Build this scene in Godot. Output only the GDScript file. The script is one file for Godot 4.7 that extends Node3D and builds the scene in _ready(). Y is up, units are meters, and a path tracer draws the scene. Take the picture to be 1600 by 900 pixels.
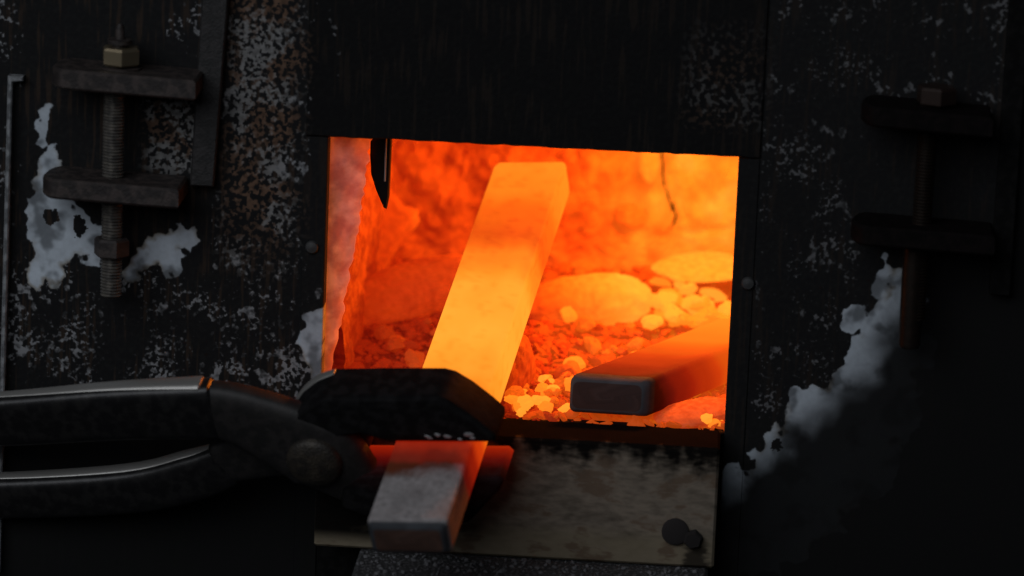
extends Node3D
# A small forge furnace seen through its open mouth, with a hot flat bar held in tongs.
# x right, y up, z towards the viewer; the front panel stands in the plane z = 0, the sill of the mouth at y = 0.

const RAMP_TOP := 1.35
var heat_map: ImageTexture
var fine: ImageTexture          # seamless fine noise
var coarse: ImageTexture        # seamless coarse noise
var front_color: ImageTexture
var front_relief: ImageTexture
var noise := FastNoiseLite.new()
var grain := FastNoiseLite.new()
var rng := RandomNumberGenerator.new()
var taken := {}


# ---------------------------------------------------------------- mesh building
class Shape:
	var v := PackedVector3Array()
	var uv := PackedVector2Array()
	var hot := PackedFloat32Array()
	var f := PackedInt32Array()

	func add(p: Vector3, t := Vector2.ZERO, h := 0.0) -> int:
		v.append(p)
		uv.append(t)
		hot.append(h)
		return v.size() - 1

	func tri(a: int, b: int, c: int) -> void:
		f.append(a)
		f.append(b)
		f.append(c)

	func quad(a: int, b: int, c: int, d: int) -> void:
		tri(a, b, c)
		tri(a, c, d)

	func join(o: Shape, t := Transform3D()) -> void:
		var n := v.size()
		for p in o.v:
			v.append(t * p)
		uv.append_array(o.uv)
		hot.append_array(o.hot)
		for i in o.f:
			f.append(i + n)

	func outward() -> Shape:
		# turns a closed shape the right way out (front faces run clockwise)
		var vol := 0.0
		for i in range(0, f.size(), 3):
			vol += v[f[i]].dot(v[f[i + 1]].cross(v[f[i + 2]]))
		if vol > 0.0:
			flip()
		return self

	func facing(d: Vector3) -> Shape:
		var s := Vector3.ZERO
		for i in range(0, f.size(), 3):
			s += (v[f[i + 2]] - v[f[i]]).cross(v[f[i + 1]] - v[f[i]])
		if s.dot(d) < 0.0:
			flip()
		return self

	func flip() -> void:
		for i in range(0, f.size(), 3):
			var k := f[i + 1]
			f[i + 1] = f[i + 2]
			f[i + 2] = k

	func mesh(crease := 40.0) -> ArrayMesh:
		var limit := cos(deg_to_rad(crease))
		var n := f.size() / 3
		var area := PackedVector3Array()
		var unit := PackedVector3Array()
		area.resize(n)
		unit.resize(n)
		var where := {}
		var key := PackedInt32Array()
		key.resize(v.size())
		for i in v.size():
			var q := Vector3i((v[i] * 50000.0).round())
			if not where.has(q):
				where[q] = where.size()
			key[i] = where[q]
		var around := []
		around.resize(where.size())
		for i in where.size():
			around[i] = PackedInt32Array()
		for i in n:
			var a := v[f[i * 3]]
			area[i] = (v[f[i * 3 + 2]] - a).cross(v[f[i * 3 + 1]] - a)
			unit[i] = area[i].normalized()
			for k in 3:
				around[key[f[i * 3 + k]]].append(i)
		var pv := PackedVector3Array()
		var pn := PackedVector3Array()
		var pu := PackedVector2Array()
		var ph := PackedVector2Array()
		for i in n:
			for k in 3:
				var at := f[i * 3 + k]
				var s := Vector3.ZERO
				for o in around[key[at]]:
					if unit[o].dot(unit[i]) >= limit:
						s += area[o]
				pv.append(v[at])
				pn.append(s.normalized() if s.length_squared() > 0.0 else unit[i])
				pu.append(uv[at])
				ph.append(Vector2(clampf(hot[at] * 0.96 + 0.02, 0.02, 0.98), 0.5))
		var arrays := []
		arrays.resize(Mesh.ARRAY_MAX)
		arrays[Mesh.ARRAY_VERTEX] = pv
		arrays[Mesh.ARRAY_NORMAL] = pn
		arrays[Mesh.ARRAY_TEX_UV] = pu
		arrays[Mesh.ARRAY_TEX_UV2] = ph
		var m := ArrayMesh.new()
		m.add_surface_from_arrays(Mesh.PRIMITIVE_TRIANGLES, arrays)
		return m


func box(lo: Vector3, hi: Vector3, bevel := 0.001) -> Shape:
	# a box with chamfered edges
	var s := Shape.new()
	var c := (lo + hi) / 2.0
	var h := (hi - lo) / 2.0
	bevel = minf(bevel, minf(h.x, minf(h.y, h.z)) * 0.9)
	var id := {}
	for sx in [-1, 1]:
		for sy in [-1, 1]:
			for sz in [-1, 1]:
				for ax in 3:
					var p := Vector3(sx * h.x, sy * h.y, sz * h.z)
					for k in 3:
						if k != ax:
							p[k] -= signf(p[k]) * bevel
					id[[sx, sy, sz, ax]] = s.add(c + p, Vector2(p.x + c.x, -(p.y + c.y)))
	for ax in 3:
		var b := (ax + 1) % 3
		var d := (ax + 2) % 3
		for sg in [-1, 1]:
			var q := []
			for pair in [[-1, -1], [1, -1], [1, 1], [-1, 1]]:
				var k := [0, 0, 0]
				k[ax] = sg
				k[b] = pair[0]
				k[d] = pair[1]
				q.append(id[[k[0], k[1], k[2], ax]])
			if sg > 0:
				q.reverse()
			s.quad(q[0], q[1], q[2], q[3])
		for sb in [-1, 1]:
			for sd in [-1, 1]:
				# the edge that runs along ax
				var q2 := []
				for sa in [[-1, b], [-1, d], [1, d], [1, b]]:
					var k2 := [0, 0, 0]
					k2[ax] = sa[0]
					k2[b] = sb
					k2[d] = sd
					q2.append(id[[k2[0], k2[1], k2[2], sa[1]]])
				if sb * sd > 0:
					q2.reverse()
				s.quad(q2[0], q2[1], q2[2], q2[3])
	for sx in [-1, 1]:
		for sy in [-1, 1]:
			for sz in [-1, 1]:
				var t := [id[[sx, sy, sz, 0]], id[[sx, sy, sz, 1]], id[[sx, sy, sz, 2]]]
				if sx * sy * sz > 0:
					t.reverse()
				s.tri(t[0], t[1], t[2])
	return s


func prism(outline: PackedVector2Array, z0: float, z1: float, bevel := 0.0015) -> Shape:
	# an outline in x and y, extruded from z0 to z1 with chamfered rims
	if Geometry2D.is_polygon_clockwise(outline):
		outline.reverse()
	var n := outline.size()
	var inner := PackedVector2Array()
	for i in n:
		var a := (outline[i] - outline[(i + n - 1) % n]).normalized()
		var b := (outline[(i + 1) % n] - outline[i]).normalized()
		var m := (a.orthogonal() + b.orthogonal())
		m = m.normalized() * -bevel / maxf(0.5, absf(m.normalized().dot(a.orthogonal())))
		inner.append(outline[i] + m)
	if absf(area_of(inner)) > absf(area_of(outline)):
		for i in n:
			inner[i] = 2.0 * outline[i] - inner[i]
	var s := Shape.new()
	var rings := [[inner, z0], [outline, z0 + bevel], [outline, z1 - bevel], [inner, z1]]
	for r in rings:
		for p in r[0]:
			s.add(Vector3(p.x, p.y, r[1]), Vector2(p.x, -p.y))
	for k in 3:
		for i in n:
			var j := (i + 1) % n
			s.quad(k * n + i, (k + 1) * n + i, (k + 1) * n + j, k * n + j)
	var cap := Geometry2D.triangulate_polygon(inner)
	if cap.is_empty() and bevel > 0.0002:
		return prism(outline, z0, z1, bevel * 0.5)
	for i in range(0, cap.size(), 3):
		var a3 := inner[cap[i]]
		var turn := (inner[cap[i + 1]] - a3).cross(inner[cap[i + 2]] - a3) > 0.0
		var o := [cap[i], cap[i + 1], cap[i + 2]]
		if turn:
			o.reverse()
		s.tri(o[2], o[1], o[0])
		s.tri(3 * n + o[0], 3 * n + o[1], 3 * n + o[2])
	# match the winding of the walls to that of the caps
	var wall := s.f.slice(0, n * 18)
	var caps := s.f.slice(n * 18)
	s.f = wall
	var mid := Vector3((rings[0][0][0].x + inner[n / 2].x) / 2.0, 0, 0)
	var out := 0.0
	for i in range(0, wall.size(), 3):
		var nn := (s.v[wall[i + 2]] - s.v[wall[i]]).cross(s.v[wall[i + 1]] - s.v[wall[i]])
		out += nn.dot(s.v[wall[i]] - Vector3(mid.x, 0, (z0 + z1) / 2.0))
	if out < 0.0:
		s.flip()
	var w2 := s.f
	s.f = caps
	var cn := 0.0
	for i in range(0, caps.size(), 3):
		var nn2 := (s.v[caps[i + 2]] - s.v[caps[i]]).cross(s.v[caps[i + 1]] - s.v[caps[i]])
		cn += nn2.z * (s.v[caps[i]].z - (z0 + z1) / 2.0)
	if cn < 0.0:
		s.flip()
	w2.append_array(s.f)
	s.f = w2
	return s


func area_of(p: PackedVector2Array) -> float:
	var a := 0.0
	for i in p.size():
		a += p[i].cross(p[(i + 1) % p.size()])
	return a / 2.0


func sweep(path: Array, half: Array, power := 2.6, around := 20, steps := 8, cap_round := 0.35) -> Shape:
	# a bar along a smooth path in the x-y plane (z constant per point); half = [half height in the plane, half width in z]
	var pts := []
	var hs := []
	for i in path.size() - 1:
		var p0: Vector3 = path[maxi(i - 1, 0)]
		var p3: Vector3 = path[mini(i + 2, path.size() - 1)]
		for k in steps:
			var t := float(k) / steps
			pts.append((path[i] as Vector3).cubic_interpolate(path[i + 1], p0, p3, t))
			hs.append((half[i] as Vector2).lerp(half[i + 1], t))
	pts.append(path[-1])
	hs.append(half[-1])
	var s := Shape.new()
	var n := pts.size()
	var run := 0.0
	var rings := []
	for i in n:
		var d: Vector3 = (pts[mini(i + 1, n - 1)] - pts[maxi(i - 1, 0)]).normalized()
		var side := d.cross(Vector3(0, 0, 1)).normalized()
		var deep := side.cross(d).normalized()
		if i > 0:
			run += (pts[i] - pts[i - 1]).length()
		rings.append([pts[i], side, deep, hs[i], run, d])
	var list := []
	var e0: float = minf(hs[0].x, hs[0].y) * cap_round
	var e1: float = minf(hs[n - 1].x, hs[n - 1].y) * cap_round
	list.append([rings[0], -e0, 0.55])
	list.append([rings[0], -e0 * 0.75, 0.85])
	for r in rings:
		list.append([r, 0.0, 1.0])
	list.append([rings[n - 1], e1 * 0.75, 0.85])
	list.append([rings[n - 1], e1, 0.55])
	for l in list:
		var r: Array = l[0]
		for k in around:
			var a := TAU * k / around
			var c := signf(cos(a)) * pow(absf(cos(a)), 2.0 / power)
			var b := signf(sin(a)) * pow(absf(sin(a)), 2.0 / power)
			var p: Vector3 = r[0] + r[5] * l[1] + r[1] * c * r[3].x * l[2] + r[2] * b * r[3].y * l[2]
			s.add(p, Vector2(r[4], float(k) / around * 0.1))
	for i in list.size() - 1:
		for k in around:
			var j := (k + 1) % around
			s.quad(i * around + k, (i + 1) * around + k, (i + 1) * around + j, i * around + j)
	for e in [0, list.size() - 1]:
		var mid := Vector3.ZERO
		for k in around:
			mid += s.v[e * around + k]
		var c2 := s.add(mid / around)
		for k in around:
			var j := (k + 1) % around
			if e == 0:
				s.tri(c2, e * around + k, e * around + j)
			else:
				s.tri(c2, e * around + j, e * around + k)
	return s.outward()


func lathe(profile: Array, sides := 24, about := "y", turn := 0.0) -> Shape:
	# profile: [radius, height] pairs from the bottom to the top; closed with caps
	var s := Shape.new()
	for p in profile:
		for k in sides:
			var a := TAU * k / sides + turn
			var q := Vector3(p[0] * cos(a), p[1], p[0] * sin(a))
			s.add(q if about == "y" else Vector3(q.x, q.z, q.y), Vector2(float(k) / sides, p[1]))
	for i in profile.size() - 1:
		for k in sides:
			var j := (k + 1) % sides
			s.quad(i * sides + k, (i + 1) * sides + k, (i + 1) * sides + j, i * sides + j)
	for e in [0, profile.size() - 1]:
		var y: float = profile[e][1]
		var c := s.add(Vector3(0, y, 0) if about == "y" else Vector3(0, 0, y))
		for k in sides:
			var j := (k + 1) % sides
			if e == 0:
				s.tri(c, e * sides + k, e * sides + j)
			else:
				s.tri(c, e * sides + j, e * sides + k)
	return s.outward()


func sheet(point: Callable, nu: int, nv: int, toward: Vector3) -> Shape:
	# point(u, v) -> [position, heat]
	var s := Shape.new()
	for i in nv + 1:
		for k in nu + 1:
			var p: Array = point.call(float(k) / nu, float(i) / nv)
			s.add(p[0], Vector2(float(k) / nu, float(i) / nv), p[1])
	for i in nv:
		for k in nu:
			var a := i * (nu + 1) + k
			s.quad(a, a + 1, a + nu + 2, a + nu + 1)
	return s.facing(toward)


func ball(level: int) -> Shape:
	var s := Shape.new()
	var g := (1.0 + sqrt(5.0)) / 2.0
	for p in [[-1, g, 0], [1, g, 0], [-1, -g, 0], [1, -g, 0], [0, -1, g], [0, 1, g], [0, -1, -g], [0, 1, -g], [g, 0, -1], [g, 0, 1], [-g, 0, -1], [-g, 0, 1]]:
		s.add(Vector3(p[0], p[1], p[2]).normalized())
	s.f = PackedInt32Array([0, 11, 5, 0, 5, 1, 0, 1, 7, 0, 7, 10, 0, 10, 11, 1, 5, 9, 5, 11, 4, 11, 10, 2, 10, 7, 6, 7, 1, 8, 3, 9, 4, 3, 4, 2, 3, 2, 6, 3, 6, 8, 3, 8, 9, 4, 9, 5, 2, 4, 11, 6, 2, 10, 8, 6, 7, 9, 8, 1])
	for l in level:
		var mid := {}
		var f2 := PackedInt32Array()
		for i in range(0, s.f.size(), 3):
			var m := [0, 0, 0]
			for k in 3:
				var a := s.f[i + k]
				var b := s.f[i + (k + 1) % 3]
				var key := Vector2i(mini(a, b), maxi(a, b))
				if not mid.has(key):
					mid[key] = s.add((s.v[a] + s.v[b]).normalized())
				m[k] = mid[key]
			f2.append_array(PackedInt32Array([s.f[i], m[0], m[2], s.f[i + 1], m[1], m[0], s.f[i + 2], m[2], m[1], m[0], m[1], m[2]]))
		s.f = f2
	return s


func rock(half: Vector3, number: int, level := 3, facets := 9, rough := 0.12, keep := 0.35) -> Shape:
	# a lump: a ball cut by a few planes and roughened; UVs unused (triplanar)
	var r := RandomNumberGenerator.new()
	r.seed = number
	var planes := []
	for i in facets:
		var d := Vector3(r.randfn(), r.randfn(), r.randfn()).normalized()
		planes.append([d, r.randf_range(0.62, 0.92)])
	var s := ball(level)
	for i in s.v.size():
		var d := s.v[i]
		var rad := 1.0
		for p in planes:
			var c: float = d.dot(p[0])
			if c > 0.01:
				rad = minf(rad, lerpf(p[1] / c, 1.0, keep) if p[1] / c < 1.0 else 1.0)
		var o := Vector3(number * 3.7, number * 1.3, 0)
		rad *= 1.0 + rough * noise.get_noise_3dv((d * 2.2 + o) * 40.0) + rough * 0.6 * grain.get_noise_3dv((d * 2.0 + o) * 60.0)
		s.v[i] = d * rad * half
	return s.outward()


func tint(s: Shape, heat: Callable) -> Shape:
	for i in s.v.size():
		s.hot[i] = heat.call(s.v[i])
	return s


# ---------------------------------------------------------------- things and parts
func numbered(called: String, where: Node) -> String:
	var key := str(where.get_instance_id()) + called
	taken[key] = taken.get(key, -1) + 1
	return called if taken[key] == 0 else "%s_%03d" % [called, taken[key]]


func part(called: String, s: Variant, m: Material, parent: Node, at := Transform3D(), crease := 40.0) -> MeshInstance3D:
	var o := MeshInstance3D.new()
	o.name = numbered(called, parent)
	o.mesh = s.mesh(crease) if s is Shape else s
	o.material_override = m
	o.transform = at
	parent.add_child(o, true)
	return o


func thing(called: String, label: String, category: String, at := Transform3D(), group := "") -> Node3D:
	var o := Node3D.new()
	o.name = numbered(called, self)
	o.transform = at
	add_child(o, true)
	return tag(o, label, category, group)


func tag(o: Node3D, label: String, category: String, group := "", kind := "") -> Node3D:
	o.set_meta("label", label)
	if category:
		o.set_meta("category", category)
	if group:
		o.set_meta("group", group)
	if kind:
		o.set_meta("kind", kind)
	return o


# ---------------------------------------------------------------- materials
func lin(r: float, g: float, b: float) -> Color:
	return Color(r, g, b).linear_to_srgb()


func heat(t: float) -> Color:
	# what iron and firebrick give off from dark (0) to yellow heat (1), linear
	var stops := [[0.0, 0.0, 0.0, 0.0], [0.15, 0.012, 0.0004, 0.0003], [0.3, 0.1, 0.003, 0.002], [0.45, 0.28, 0.010, 0.002], [0.6, 0.58, 0.042, 0.003], [0.75, 0.88, 0.14, 0.006], [0.9, 1.10, 0.29, 0.016], [1.0, 1.28, 0.42, 0.035]]
	for i in stops.size() - 1:
		if t <= stops[i + 1][0]:
			var k := inverse_lerp(stops[i][0], stops[i + 1][0], maxf(t, 0.0))
			return Color(lerpf(stops[i][1], stops[i + 1][1], k), lerpf(stops[i][2], stops[i + 1][2], k), lerpf(stops[i][3], stops[i + 1][3], k))
	return Color(1.28, 0.42, 0.035)


func seamless(freq: float, octaves: int, number: int, size := 512, kind := FastNoiseLite.TYPE_SIMPLEX_SMOOTH) -> ImageTexture:
	var n := FastNoiseLite.new()
	n.seed = number
	n.noise_type = kind
	n.frequency = freq
	n.fractal_octaves = octaves
	var im := n.get_seamless_image(size, size)
	return ImageTexture.create_from_image(im)


func mat(color: Color, rough := 0.8, metal := 0.0, relief := 0.0, scale := 20.0, which: ImageTexture = null) -> StandardMaterial3D:
	var m := StandardMaterial3D.new()
	m.albedo_color = color
	m.roughness = rough
	m.metallic = metal
	if relief > 0.0:
		m.uv1_triplanar = true
		m.uv1_scale = Vector3.ONE * scale
		m.heightmap_enabled = true
		m.heightmap_texture = which if which else fine
		m.heightmap_scale = relief * 100.0
	return m


func mottled(m: StandardMaterial3D, a: Color, b: Color, freq: float, number: int, size := 512) -> StandardMaterial3D:
	# two tones worked through each other, on triplanar maps
	var n := FastNoiseLite.new()
	n.seed = number
	n.frequency = freq
	n.fractal_octaves = 5
	var im := n.get_seamless_image(size, size)
	im.convert(Image.FORMAT_RGB8)
	for y in size:
		for x in size:
			var t := smoothstep(0.25, 0.75, im.get_pixel(x, y).r)
			im.set_pixel(x, y, a.lerp(b, t))
	m.albedo_color = Color.WHITE
	m.albedo_texture = ImageTexture.create_from_image(im)
	m.uv1_triplanar = true
	return m


func hot(m: StandardMaterial3D, energy := 1.0) -> StandardMaterial3D:
	# glows by the heat carried in the second UVs
	m.metallic_specular = 0.15
	m.emission_enabled = true
	m.emission = Color.WHITE
	m.emission_operator = BaseMaterial3D.EMISSION_OP_MULTIPLY
	m.emission_texture = heat_map
	m.emission_on_uv2 = true
	m.emission_energy_multiplier = energy * RAMP_TOP
	return m


func _ready() -> void:
	# ------------------------------------------------ camera, air, lamps, exposure
	var cam := Camera3D.new()
	cam.name = "camera"
	cam.fov = 7.92
	cam.near = 0.2
	cam.far = 30.0
	var target := Vector3(-0.0134, 0.0832, 0.0)
	var back := Vector3(sin(deg_to_rad(3.0)) * cos(deg_to_rad(14.0)), sin(deg_to_rad(14.0)), cos(deg_to_rad(3.0)) * cos(deg_to_rad(14.0)))
	cam.look_at_from_position(target + back * 2.6, target)
	cam.rotate_object_local(Vector3(0, 0, 1), deg_to_rad(2.3))
	var lens := CameraAttributesPhysical.new()
	lens.frustum_focal_length = 12.0 / tan(deg_to_rad(7.92 / 2.0))
	lens.frustum_near = 0.2
	lens.frustum_far = 30.0
	lens.frustum_focus_distance = 2.64
	lens.exposure_aperture = 4.6
	cam.attributes = lens
	add_child(cam)
	cam.current = true

	var env := Environment.new()
	env.background_mode = Environment.BG_COLOR
	env.background_color = lin(0.006, 0.007, 0.009)
	env.tonemap_mode = Environment.TONE_MAPPER_LINEAR
	env.tonemap_exposure = 1.0
	env.sdfgi_enabled = true
	env.ssao_enabled = true
	env.ssil_enabled = true
	var around := WorldEnvironment.new()
	around.name = "world_environment"
	around.environment = env
	add_child(around)

	var shop := AreaLight3D.new()          # the dim daylight of the workshop, from the upper left
	shop.name = "workshop_light"
	shop.area_size = Vector2(3.0, 2.0)
	shop.light_color = Color(0.95, 0.97, 1.0)
	shop.light_energy = 4.2
	shop.area_range = 12.0
	shop.shadow_enabled = true
	add_child(shop)
	shop.look_at_from_position(Vector3(-1.3, 1.8, 2.5), Vector3(-0.05, 0.05, 0))

	var burner := AreaLight3D.new()        # the burner in the roof of the chamber, on the right
	burner.name = "burner_flame_light"
	burner.area_size = Vector2(0.05, 0.05)
	burner.light_color = lin(1.0, 0.22, 0.014)
	burner.light_energy = 0.17
	burner.area_range = 4.0
	burner.shadow_enabled = true
	add_child(burner)
	burner.look_at_from_position(Vector3(0.10, 0.208, -0.16), Vector3(0.07, 0.0, -0.19), Vector3(0, 0, 1))

	# ------------------------------------------------ noise and shared maps
	rng.seed = 4711
	noise.seed = 5
	noise.frequency = 0.01
	noise.fractal_octaves = 4
	grain.seed = 9
	grain.frequency = 0.03
	grain.fractal_octaves = 3
	var strip := Image.create(256, 2, false, Image.FORMAT_RGB8)
	for x in 256:
		var c := heat(clampf((x / 255.0 - 0.02) / 0.96, 0.0, 1.0))
		for y in 2:
			strip.set_pixel(x, y, Color(c.r / RAMP_TOP, c.g / RAMP_TOP, c.b / RAMP_TOP).linear_to_srgb())
	heat_map = ImageTexture.create_from_image(strip)
	fine = seamless(0.03, 5, 3)
	coarse = seamless(0.012, 4, 8)

	furnace()
	chamber()
	stones()
	bars()
	tongs()
	foreground()


# ---------------------------------------------------------------- the painted and burnt front plates
func poly_distance(p: Vector2, q: PackedVector2Array) -> float:
	var d := 1e9
	var inside := false
	var j := q.size() - 1
	for i in q.size():
		var e := q[j] - q[i]
		var w := p - q[i]
		var b := w - e * clampf(w.dot(e) / e.dot(e), 0.0, 1.0)
		d = minf(d, b.length_squared())
		if (q[i].y > p.y) != (q[j].y > p.y) and p.x < (q[j].x - q[i].x) * (p.y - q[i].y) / (q[j].y - q[i].y) + q[i].x:
			inside = not inside
		j = i
	return -sqrt(d) if inside else sqrt(d)


const FX0 := -0.40
const FX1 := 0.36
const FY0 := -0.15
const FY1 := 0.31
const FW := 1216
const FH := 736


func front_maps() -> void:
	# bare bright patches, outlined in metres on the panel
	var patch := [
		PackedVector2Array([Vector2(-.310, .152), Vector2(-.302, .158), Vector2(-.300, .150), Vector2(-.306, .139), Vector2(-.309, .130), Vector2(-.296, .129), Vector2(-.292, .119), Vector2(-.279, .112), Vector2(-.271, .106), Vector2(-.269, .094), Vector2(-.275, .087), Vector2(-.289, .090), Vector2(-.297, .085), Vector2(-.299, .071), Vector2(-.303, .068), Vector2(-.307, .075), Vector2(-.313, .063), Vector2(-.316, .073), Vector2(-.314, .084), Vector2(-.317, .103), Vector2(-.316, .126)]),
		PackedVector2Array([Vector2(-.258, .080), Vector2(-.249, .095), Vector2(-.233, .106), Vector2(-.214, .112), Vector2(-.212, .104), Vector2(-.222, .097), Vector2(-.225, .085), Vector2(-.231, .077), Vector2(-.236, .086), Vector2(-.246, .084), Vector2(-.252, .074)]),
		PackedVector2Array([Vector2(-.310, .182), Vector2(-.307, .183), Vector2(-.308, .172), Vector2(-.311, .158), Vector2(-.314, .160), Vector2(-.312, .172)]),
		PackedVector2Array([Vector2(.224, .122), Vector2(.232, .110), Vector2(.25, .06), Vector2(.245, .02), Vector2(.225, -.03), Vector2(.19, -.075), Vector2(.128, -.10), Vector2(.117, -.034), Vector2(.128, -.026), Vector2(.140, -.036), Vector2(.147, -.012), Vector2(.157, .006), Vector2(.166, .022), Vector2(.182, .032), Vector2(.198, .044), Vector2(.208, .070), Vector2(.219, .098)]),
		PackedVector2Array([Vector2(.196, .077), Vector2(.203, .080), Vector2(.207, .074), Vector2(.201, .070), Vector2(.196, .072)]),
		PackedVector2Array([Vector2(-.140, .06), Vector2(-.132, .062), Vector2(-.131, .012), Vector2(-.139, .028), Vector2(-.146, .04)]),
	]
	var bound := []
	for q in patch:
		var r := Rect2(q[0], Vector2.ZERO)
		for p in q:
			r = r.expand(p)
		bound.append(r.grow(0.02))
	var lobe := FastNoiseLite.new()
	lobe.seed = 21
	lobe.noise_type = FastNoiseLite.TYPE_CELLULAR
	lobe.cellular_return_type = FastNoiseLite.RETURN_DISTANCE
	lobe.frequency = 150.0
	lobe.fractal_type = FastNoiseLite.FRACTAL_NONE
	var wob := FastNoiseLite.new()
	wob.seed = 22
	wob.frequency = 60.0
	wob.fractal_octaves = 4
	var fleck := FastNoiseLite.new()
	fleck.seed = 23
	fleck.frequency = 230.0
	fleck.fractal_octaves = 3
	var worm := FastNoiseLite.new()
	worm.seed = 24
	worm.frequency = 200.0
	worm.fractal_octaves = 3
	var big := FastNoiseLite.new()
	big.seed = 25
	big.frequency = 22.0
	big.fractal_octaves = 3
	var streak := FastNoiseLite.new()
	streak.seed = 26
	streak.frequency = 24.0
	streak.fractal_octaves = 3
	var data := PackedByteArray()
	data.resize(FW * FH * 3)
	var rel := PackedByteArray()
	rel.resize(FW * FH * 3)
	var at := 0
	for iy in FH:
		var y := FY1 - (iy + 0.5) / FH * (FY1 - FY0)
		for ix in FW:
			var x := FX0 + (ix + 0.5) / FW * (FX1 - FX0)
			var b := big.get_noise_2d(x, y)
			var w := worm.get_noise_2d(x, y)
			var k := fleck.get_noise_2d(x, y)
			k = lerpf(k, fleck.get_noise_2d(x * 0.5 + 7.0, y * 0.42), smoothstep(-0.15, 0.35, big.get_noise_2d(x * 1.3 + 4.0, y * 1.3)))
			var base := 0.0065 + 0.005 * maxf(0.0, w)
			var col := Vector3(base, base, base * 1.02)
			if x > -0.145 and x < 0.137 and y > 0.173:
				col *= 0.45          # the plate over the mouth is thick with soot
			col = col.lerp(Vector3(0.03, 0.019, 0.013), (0.8 if x < -0.15 else 0.25) * smoothstep(0.15, 0.5, streak.get_noise_2d(x * 9.0, y * 0.6) + 0.4 * b))
			var h := 0.62 + 0.25 * k
			var rough := 0.62
			# where the coating has flaked: how many flecks of bare metal, how much rust
			var flecks := 0.0
			var rust := 0.0
			if x < -0.125:
				flecks = 0.55 * smoothstep(0.095, 0.05, y + 0.02 * b) * smoothstep(-0.012, 0.012, y)
				flecks = maxf(flecks, 0.14 * smoothstep(-0.21, -0.18, x) * smoothstep(0.0, 0.06, y) * smoothstep(-0.138, -0.155, x))
				rust = smoothstep(-0.205, -0.185, x) * smoothstep(-0.140, -0.165, x + 0.012 * b) * smoothstep(0.07, 0.13, y + 0.03 * b)
				rust = maxf(rust, 0.9 * smoothstep(-0.252, -0.240, x) * smoothstep(-0.2, -0.215, x) * smoothstep(0.145, 0.16, y + 0.015 * b) * smoothstep(0.2, 0.19, y))
				flecks = maxf(flecks, 0.3 * smoothstep(-0.32, -0.34, x))
				flecks = maxf(flecks, 0.08 * smoothstep(0.2, 0.22, y) * smoothstep(-0.24, -0.22, x))
			else:
				flecks = 0.30 * smoothstep(0.136, 0.15, x) * smoothstep(0.225, 0.18, x + 0.1 * absf(y - 0.09)) * smoothstep(0.0, 0.04, y) * smoothstep(0.25, 0.18, y)
				flecks = maxf(flecks, 0.10 * smoothstep(0.2, 0.23, y) * smoothstep(0.12, 0.2, x))
				rust = 0.28 * smoothstep(0.08, 0.1, x) * smoothstep(0.15, 0.12, x) * smoothstep(0.185, 0.2, y) * smoothstep(0.27, 0.22, y)
			var f := smoothstep(0.66 - 0.42 * flecks, 0.76 - 0.42 * flecks, k * 0.9 + 0.25 + 0.5 * b) if flecks > 0.02 else 0.0
			if f > 0.0:
				var lf := (0.025 if x < 0.0 else 0.014) + (0.20 if x < 0.0 else 0.09) * pow(clampf(0.45 + 1.1 * b + 0.9 * w, 0.0, 1.0), 2.0)
				col = col.lerp(Vector3(lf, lf * 1.02, lf * 1.06), f)
				h -= 0.3 * f
			if rust > 0.02:
				var s := smoothstep(0.12 - 0.2 * rust, 0.2 - 0.2 * rust, w * 0.8 + 0.35 * k + 0.12 * b)
				var t := clampf(0.5 + 1.6 * b + 0.8 * k, 0.0, 1.0)
				var rc := Vector3(0.115, 0.066, 0.042).lerp(Vector3(0.17, 0.168, 0.165), smoothstep(0.3, 0.9, t))
				col = col.lerp(rc * (0.55 + 0.6 * clampf(0.5 + k, 0.0, 1.0)), s * rust)
				h -= 0.22 * s * rust
			# bare patches with scalloped edges
			var p := Vector2(x, y)
			var d := 1.0
			for i in patch.size():
				if bound[i].has_point(p):
					d = minf(d, poly_distance(p, patch[i]))
			if d < 0.02:
				d += (0.012 * b - 0.001) if x > 0.1 else -0.0022
				d += 0.0045 * wob.get_noise_2d(x, y) + 0.0042 * (-0.42 - lobe.get_noise_2d(x, y))
				if p.distance_to(Vector2(-.3045, .1135)) < 0.0048 + 0.002 * w:
					d = 0.01
				if ((p - Vector2(-.2865, .108)) * Vector2(1.2, 0.8)).length() < 0.0052 + 0.003 * w:
					d = 0.01
				if p.distance_to(Vector2(.1565, -.009)) < 0.0038 + 0.002 * w:
					d = 0.01
				var a := smoothstep(0.0006, -0.0006, d)
				var tone := 0.50 + 0.14 * b + 0.05 * w
				var bare := Vector3(tone * 0.90, tone * 1.0, tone * 1.10)
				# brown tarnish along the edges, soot drifted over parts of it
				bare = bare.lerp(Vector3(0.2, 0.16, 0.10), 0.75 * smoothstep(-0.004, 0.0, d) * clampf(0.4 + b * 2.0, 0.0, 1.0))
				bare *= 1.0 - 0.65 * smoothstep(0.0, 0.45, wob.get_noise_2d(x * 0.5 + 3.0, y * 0.5))
				col = col.lerp(bare, a)
				h = lerpf(h, 0.2, a)
				rough = lerpf(rough, 0.5, a)
			# fades to near black over the lower right of the panel, and low on the left
			var blackening := smoothstep(-0.014, 0.020, (x - 0.118) * 0.70 - (y + 0.053) * 0.72 + 0.014 * b + 0.010 + 0.020 * smoothstep(0.03, 0.11, y)) if x > 0.1 else 0.0
			blackening = maxf(blackening, smoothstep(0.0, -0.02, y + 0.01 * b) if x < -0.1 else 0.0)  # low left: shade behind the tong handles, painted near black
			# the fade laid over colour, relief and roughness
			col = col.lerp(Vector3(0.0045, 0.0045, 0.0045), blackening * 0.99)
			h = lerpf(h, 0.62, blackening)
			rough = lerpf(rough, 0.62, blackening)
			data[at] = int(255.0 * pow(clampf(col.x, 0.0, 1.0), 1.0 / 2.2))
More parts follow.
